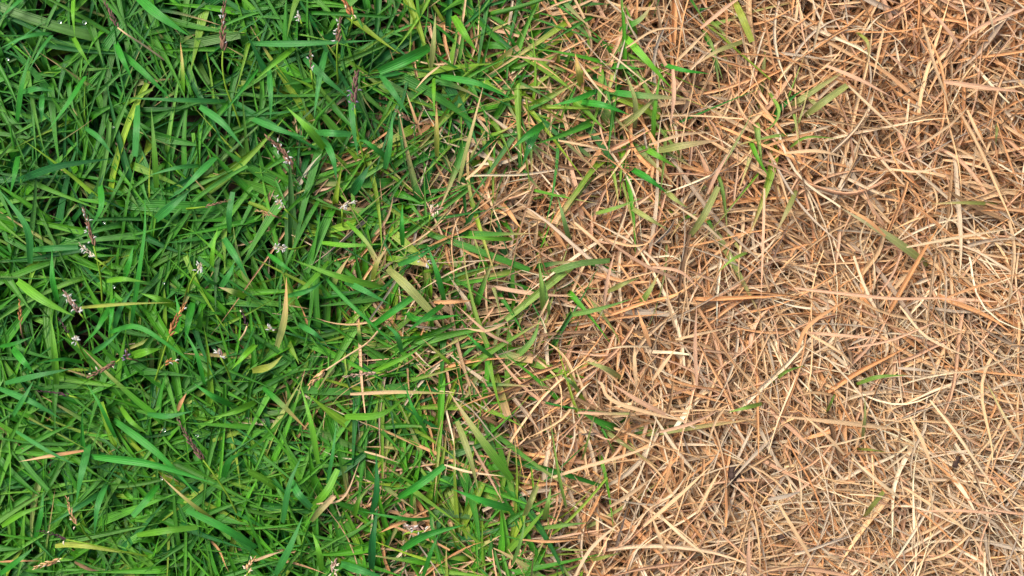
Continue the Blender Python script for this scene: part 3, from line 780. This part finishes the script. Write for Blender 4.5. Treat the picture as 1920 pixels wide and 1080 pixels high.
def seed_head(head, wpx, pal, stem, scol, anthers, acol, label):
    zt = .0345
    root = bpy.data.objects.new('seed_head', None); S.collection.objects.link(root)
    sp = [at(x, y, zt - .012 * (1 - i / max(1, len(stem) - 1)) ** 1.3) for i, (x, y) in enumerate(stem)] if stem else []
    h0 = at(*head[0], zt)
    base = (sp[0] if sp else h0 + np.array((0, 0, -.006))).copy(); 
    org = np.array((base[0], base[1], base[2]))
    root.location = org; root.empty_display_size = .005
    tag(root, label, 'seed head', 'seed heads among the green grass')
    sp = sp + [h0] if sp else [org, h0]
    C = catmull(sp, 14)
    V, F = tube(C - org, .00034, .00026)
    me = mesh_np('stem', V, F, np.tile(STEM[scol], (len(V), 1)))
    link('stem', me, M_HEAD, root)
    # the spike: husks packed along the axis
    A = catmull([at(x, y, zt + .0004 * i) for i, (x, y) in enumerate(head)], 24)
    ln = np.linalg.norm(np.diff(A, axis=0), axis=1).sum()
    hw = wpx / 1920 * FW * .44
    n_ = max(7, int(ln / .00048))
    ps = []
    for i in range(n_):
        f = i / max(1, n_ - 1)
        q = f * (len(A) - 1); k = min(int(q), len(A) - 2); c = A[k] + (A[k + 1] - A[k]) * (q - k)
        tg = A[k + 1] - A[k]; tg /= np.linalg.norm(tg)
        a1 = np.cross(tg, (0, 0, 1)); a1 /= np.linalg.norm(a1); a2 = np.cross(tg, a1)
        th = i * 2.4 + random.uniform(-.3, .3)
        o_ = a1 * math.cos(th) + a2 * math.sin(th)
        sw = hw * (1.0 - .45 * f)
        gl = sw * random.uniform(2.2, 3.3)
        V, F = grain(c + o_ * sw * .28 - org, tg + o_ * random.uniform(.15, .45), gl, sw * random.uniform(.34, .46), bend=random.uniform(-.1, .1))
        m_ = random.random(); cc = HC[pal][0] * m_ + HC[pal][1] * (1 - m_)
        ps.append((V, F, np.tile(cc * random.uniform(.75, 1.25), (len(V), 1)), V * 0))
    V, F, c, u = join(ps)
    link('spike', mesh_np('spike', V, F, c), M_HEAD, root)
    ac = {'white': rgb(196, 194, 186), 'violet': rgb(132, 112, 142), 'cream': rgb(226, 210, 178)}[acol]
    for i in range(anthers):
        f = random.random(); k = int(f * (len(A) - 2)); c = A[k]
        th = random.uniform(0, 2 * np.pi)
        d = np.array((math.cos(th), math.sin(th), random.uniform(-.1, .6)))
        off = d * hw * random.uniform(.5, 1.1)
        off[2] = abs(off[2]) + .0003
        th2 = th + random.uniform(-.8, .8)
        V, F = grain(c + off - org, (math.cos(th2), math.sin(th2), random.uniform(-.3, .4)), random.uniform(.0008, .0015), random.uniform(.00018, .00028), 6, 6, random.uniform(-.25, .25))
        link('anther', mesh_np('anther', V, F, np.tile(ac * random.uniform(.85, 1.05), (len(V), 1))), M_ANTHER, root)

HEADS = [
 ([(418, 96), (418, 60), (421, 8)], 14, 'brown', [(453, 243), (440, 205), (424, 165), (417, 125)], 'green', 6, 'white', 'tall brown and pink seed spike standing upright near the top edge on the left'),
 ([(221, 52), (206, 22), (192, -6)], 10, 'purple', [(308, 112), (268, 84), (240, 66)], 'tan', 0, 'white', 'slim purple seed spike leaning in from the top edge near the left corner'),
 ([(661, 30), (650, 10), (640, -4)], 14, 'orange', [(654, 60), (660, 44)], 'green', 3, 'cream', 'orange tan seed head cut by the top edge at the middle left'),
 ([(633, 80), (635, 60), (638, 36)], 12, 'brown', [(634, 160), (632, 120), (632, 95)], 'green', 6, 'white', 'brown seed head with white flecks above the long level blade near the top edge'),
 ([(583, 132), (583, 116), (582, 98)], 9, 'brown', [(589, 170), (586, 150)], 'green', 4, 'white', 'small brown and white seed head left of the purple one'),
 ([(665, 196), (664, 170), (669, 138)], 16, 'purple', [(685, 310), (672, 255), (667, 220)], 'green', 8, 'violet', 'fluffy purple seed head on a straight stem below the very broad blade near the top'),
 ([(548, 312), (530, 284), (500, 256)], 13, 'brown', [(550, 322), (549, 316)], 'brown', 12, 'white', 'brown seed head hung with white anthers lying at an angle in the upper left quarter'),
 ([(770, 228), (758, 218), (744, 208)], 10, 'brown', [(785, 236), (778, 232)], 'brown', 1, 'cream', 'small brown seed head lying where the green starts to mix with straw near the top'),
 ([(563, 38), (560, 30)], 8, 'pale', [(570, 52), (566, 45)], 'green', 5, 'white', 'tiny white flower tuft near the top edge left of the orange tan head'),
 ([(176, 462), (168, 430), (157, 392)], 11, 'brown', [(192, 568), (189, 520), (181, 482)], 'green', 10, 'white', 'tall brown seed spike flecked with white standing in the left middle'),
 ([(178, 484), (165, 472), (150, 458)], 9, 'pale', [(222, 516), (200, 500)], 'green', 7, 'white', 'pale side spike with white anthers crossing the tall flecked spike'),
 ([(372, 508), (375, 498)], 10, 'pale', [(352, 560), (356, 535), (366, 515)], 'green', 8, 'white', 'small white flower on a short green stalk in the left middle'),
 ([(150, 588), (137, 570), (122, 548)], 12, 'pink', [(164, 606), (157, 596)], 'green', 14, 'white', 'pinkish seed head covered with white anthers near the left edge'),
 ([(38, 605), (37, 585), (37, 565)], 9, 'orange', [(50, 648), (41, 625)], 'brown', 0, 'white', 'short rusty brown seed spike standing close to the left edge'),
 ([(127, 626), (120, 612), (111, 598)], 8, 'dark', [(140, 645), (133, 635)], 'green', 0, 'white', 'dark purple bud leaning above the star shaped white flower'),
 ([(143, 641), (142, 634)], 9, 'pale', [(165, 680), (154, 660), (149, 650)], 'green', 10, 'white', 'star shaped white flower near the left edge below the dark purple bud'),
 ([(317, 630), (330, 602), (345, 572)], 12, 'orange', [(288, 722), (300, 685), (312, 645)], 'green', 1, 'white', 'orange tan closed seed spike rising right in the left middle'),
 ([(218, 679), (195, 692), (168, 706)], 11, 'brown', [(232, 670), (225, 674)], 'green', 3, 'cream', 'reddish brown seed spike lying down left beside the tiny purple flower'),
 ([(238, 672), (237, 662)], 8, 'purple', [(262, 678), (248, 674)], 'brown', 5, 'violet', 'tiny purple flower in the left middle'),
 ([(414, 670), (411, 660)], 11, 'pink', [(437, 724), (427, 695), (419, 680)], 'green', 9, 'white', 'white flower cluster with pinkish centre on a green stalk, left of the middle'),
 ([(463, 612), (459, 598), (454, 582)], 8, 'dark', [(448, 640), (458, 625)], 'tan', 1, 'cream', 'dark reddish bud right of the orange tan spike in the left middle'),
 ([(308, 684), (318, 676), (330, 678)], 9, 'orange', [(300, 694), (304, 689)], 'green', 2, 'white', 'small curled tan seed head under the orange tan spike'),
 ([(384, 388), (405, 382), (430, 375)], 7, 'brown', [(345, 392), (365, 390)], 'green', 0, 'white', 'thin reddish brown seed spike lying level above the left middle'),
 ([(511, 404), (498, 399), (482, 395)], 8, 'tan', [(530, 410), (520, 407)], 'brown', 0, 'white', 'small tan seed spike lying level left of the pale green one'),
 ([(534, 392), (524, 380), (512, 366)], 7, 'pale', [(564, 424), (550, 408), (540, 398)], 'green', 5, 'white', 'pale green and white seed spike rising up left in the middle left'),
 ([(540, 466), (531, 465), (519, 464)], 11, 'pale', [(577, 460), (560, 465), (548, 467)], 'green', 9, 'white', 'white flower cluster on a level green stalk in the middle left'),
 ([(641, 392), (650, 382), (665, 380)], 10, 'pale', [(643, 425), (642, 405)], 'green', 7, 'white', 'pale seed head with white anthers above the narrow tan tipped blade'),
 ([(806, 404), (814, 394), (826, 391)], 12, 'pink', [(805, 424), (806, 412)], 'green', 6, 'cream', 'pinkish cream seed head at the border of green and straw above the centre'),
 ([(802, 494), (794, 488), (788, 484)], 12, 'tan', [(820, 512), (810, 502)], 'green', 6, 'white', 'tan and white seed head near the thin wavy pale straw'),
 ([(510, 619), (505, 614)], 7, 'pale', [(520, 618), (515, 618)], 'brown', 5, 'white', 'very small white flower left of the wide olive upright blade'),
 ([(611, 694), (598, 706), (581, 722)], 13, 'tan', [(716, 612), (690, 642), (655, 665), (628, 683)], 'tan', 0, 'white', 'tan seed bud on a long dry stalk left of the centre'),
 ([(706, 700), (678, 702), (646, 706)], 9, 'pink', [(725, 699), (715, 699)], 'green', 0, 'white', 'slim pinkish seed spike lying level with its tip to the left, left of the centre'),
 ([(130, 742), (102, 736), (73, 733)], 8, 'dark', [(160, 750), (145, 746)], 'green', 0, 'white', 'slim dark purple spike lying level at the top of the lower left corner'),
 ([(381, 863), (358, 830), (332, 785)], 11, 'purple', [(452, 980), (428, 930), (398, 885)], 'green', 0, 'white', 'long purple seed spike slanting up left in the lower left quarter'),
 ([(125, 1012), (100, 1002), (73, 995)], 8, 'dark', [(290, 1046), (230, 1034), (165, 1020)], 'green', 2, 'cream', 'dark seed spike on a long level stalk close to the bottom left corner'),
 ([(112, 1050), (92, 1056), (66, 1064)], 12, 'tan', [(125, 1040), (118, 1046)], 'green', 4, 'cream', 'crumpled cream seed head at the bottom edge near the left corner'),
 ([(143, 985), (134, 965), (126, 935)], 10, 'tan', [(180, 1020), (160, 1000), (150, 982)], 'green', 2, 'cream', 'withered tan seed head with a long dry point in the lower left corner'),
 ([(795, 996), (780, 990), (762, 986)], 12, 'pink', [(755, 1012), (762, 1000)], 'green', 9, 'white', 'pinkish brown seed head with white flecks at the bottom right of the green'),
 ([(625, 1078), (624, 1066), (628, 1052)], 13, 'pink', [(622, 1092), (624, 1086)], 'green', 10, 'cream', 'pinkish cream seed head at the bottom edge of the green side'),
 ([(464, 1074), (466, 1062), (476, 1050)], 12, 'tan', [(462, 1090), (463, 1082)], 'green', 6, 'cream', 'crumpled tan seed head at the bottom edge right of the lower left corner'),
]
for h in HEADS: seed_head(*h)

# ------------------------------------------------------------------ bark chips low in the straw
def chip(px, py, z, sx, sy, label):
    bm_pts = []
    Kx, Ky = 10, 8
    c = at(px, py, z)
    V = []; 
    for i in range(Kx + 1):
        ph = math.pi * i / Kx
        for j in range(Ky * 2):
            th = math.pi * j / Ky
            n_ = .75 + .5 * float(vnoise(i * 1.3 + px, j * 1.1 + py, 1.6))
            x = math.sin(ph) * math.cos(th); y = math.sin(ph) * math.sin(th); zz = math.cos(ph)
            q = lambda v, e=.6: math.copysign(abs(v) ** e, v)
            V.append((q(x) * sx * n_, q(y) * sy * n_, q(zz) * .0016 * n_))
    F = []
    M = Ky * 2
    for i in range(Kx):
        for j in range(M): F.append((i * M + j, i * M + (j + 1) % M, (i + 1) * M + (j + 1) % M, (i + 1) * M + j))
    o = link('bark_chip', mesh_np('bark_chip', np.array(V), np.array(F)), M_CHIP)
    o.location = c; o.rotation_euler = (.1, .15, random.uniform(0, 3))
    tag(o, label, 'bark chip', 'dark bits of bark in the straw')
chip(1372, 886, .0230, .0028, .0021, 'dark purple brown bark chip lying in the straw of the lower dry side')
chip(1466, 1006, .0215, .0014, .0011, 'small dark bark chip near the bottom edge of the dry side')
chip(1793, 866, .0225, .0007, .0020, 'thin dark bark sliver in the straw near the lower right')

# ------------------------------------------------------------------ dew
DEW = [
 (158, 42, 1.5, 'round dew drop just right of the straight blade hanging from the top edge, upper left'),
 (112, 41, 1.3, 'dew drop left of the straight blade hanging from the top edge at upper left'),
 (14, 111, 1.1, 'dew drop close to the left edge in the upper left corner'),
 (212, 238, .9, 'dew drop low among the blades in the middle of the upper left corner'),
 (307, 807, 1.5, 'round dew drop left of the long purple seed spike'),
 (369, 817, 1.2, 'dew drop right of the long purple seed spike'),
 (213, 538, 1.1, 'dew drop under the light leaf shaped blade in the left middle'),
 (195, 418, .9, 'dew drop right of the tall white flecked seed spike'),
 (307, 531, .9, 'dew drop in the dark gap left of the small white flower on its short stalk'),
 (993, 275, 1.3, 'pale dew drop on the blue green blade where straw begins, upper centre'),
 (895, 720, 1.0, 'dew drop beside the long level blade with a straw coloured tip'),
 (303, 898, .9, 'dew drop where the very long green blades cross in the lower left')]
def sphere_me(r, k=10, m_=14):
    V = []; F = []
    for i in range(k + 1):
        ph = math.pi * i / k
        for j in range(m_):
            th = 2 * math.pi * j / m_
            V.append((r * math.sin(ph) * math.cos(th), r * math.sin(ph) * math.sin(th), r * .72 * math.cos(ph)))
    for i in range(k):
        for j in range(m_): F.append((i * m_ + j, (i + 1) * m_ + j, (i + 1) * m_ + (j + 1) % m_, i * m_ + (j + 1) % m_))
    return mesh_np('dew_drop', np.array(V), np.array(F))
dew = sphere_me(.00062)
for x, y, k, lab in DEW:
    o = link('dew_drop', dew, M_WATER)
    o.location = at(x, y, .0362)
    o.scale = (k * .7,) * 3
    tag(o, lab, 'dew drop', 'dew drops on the grass')
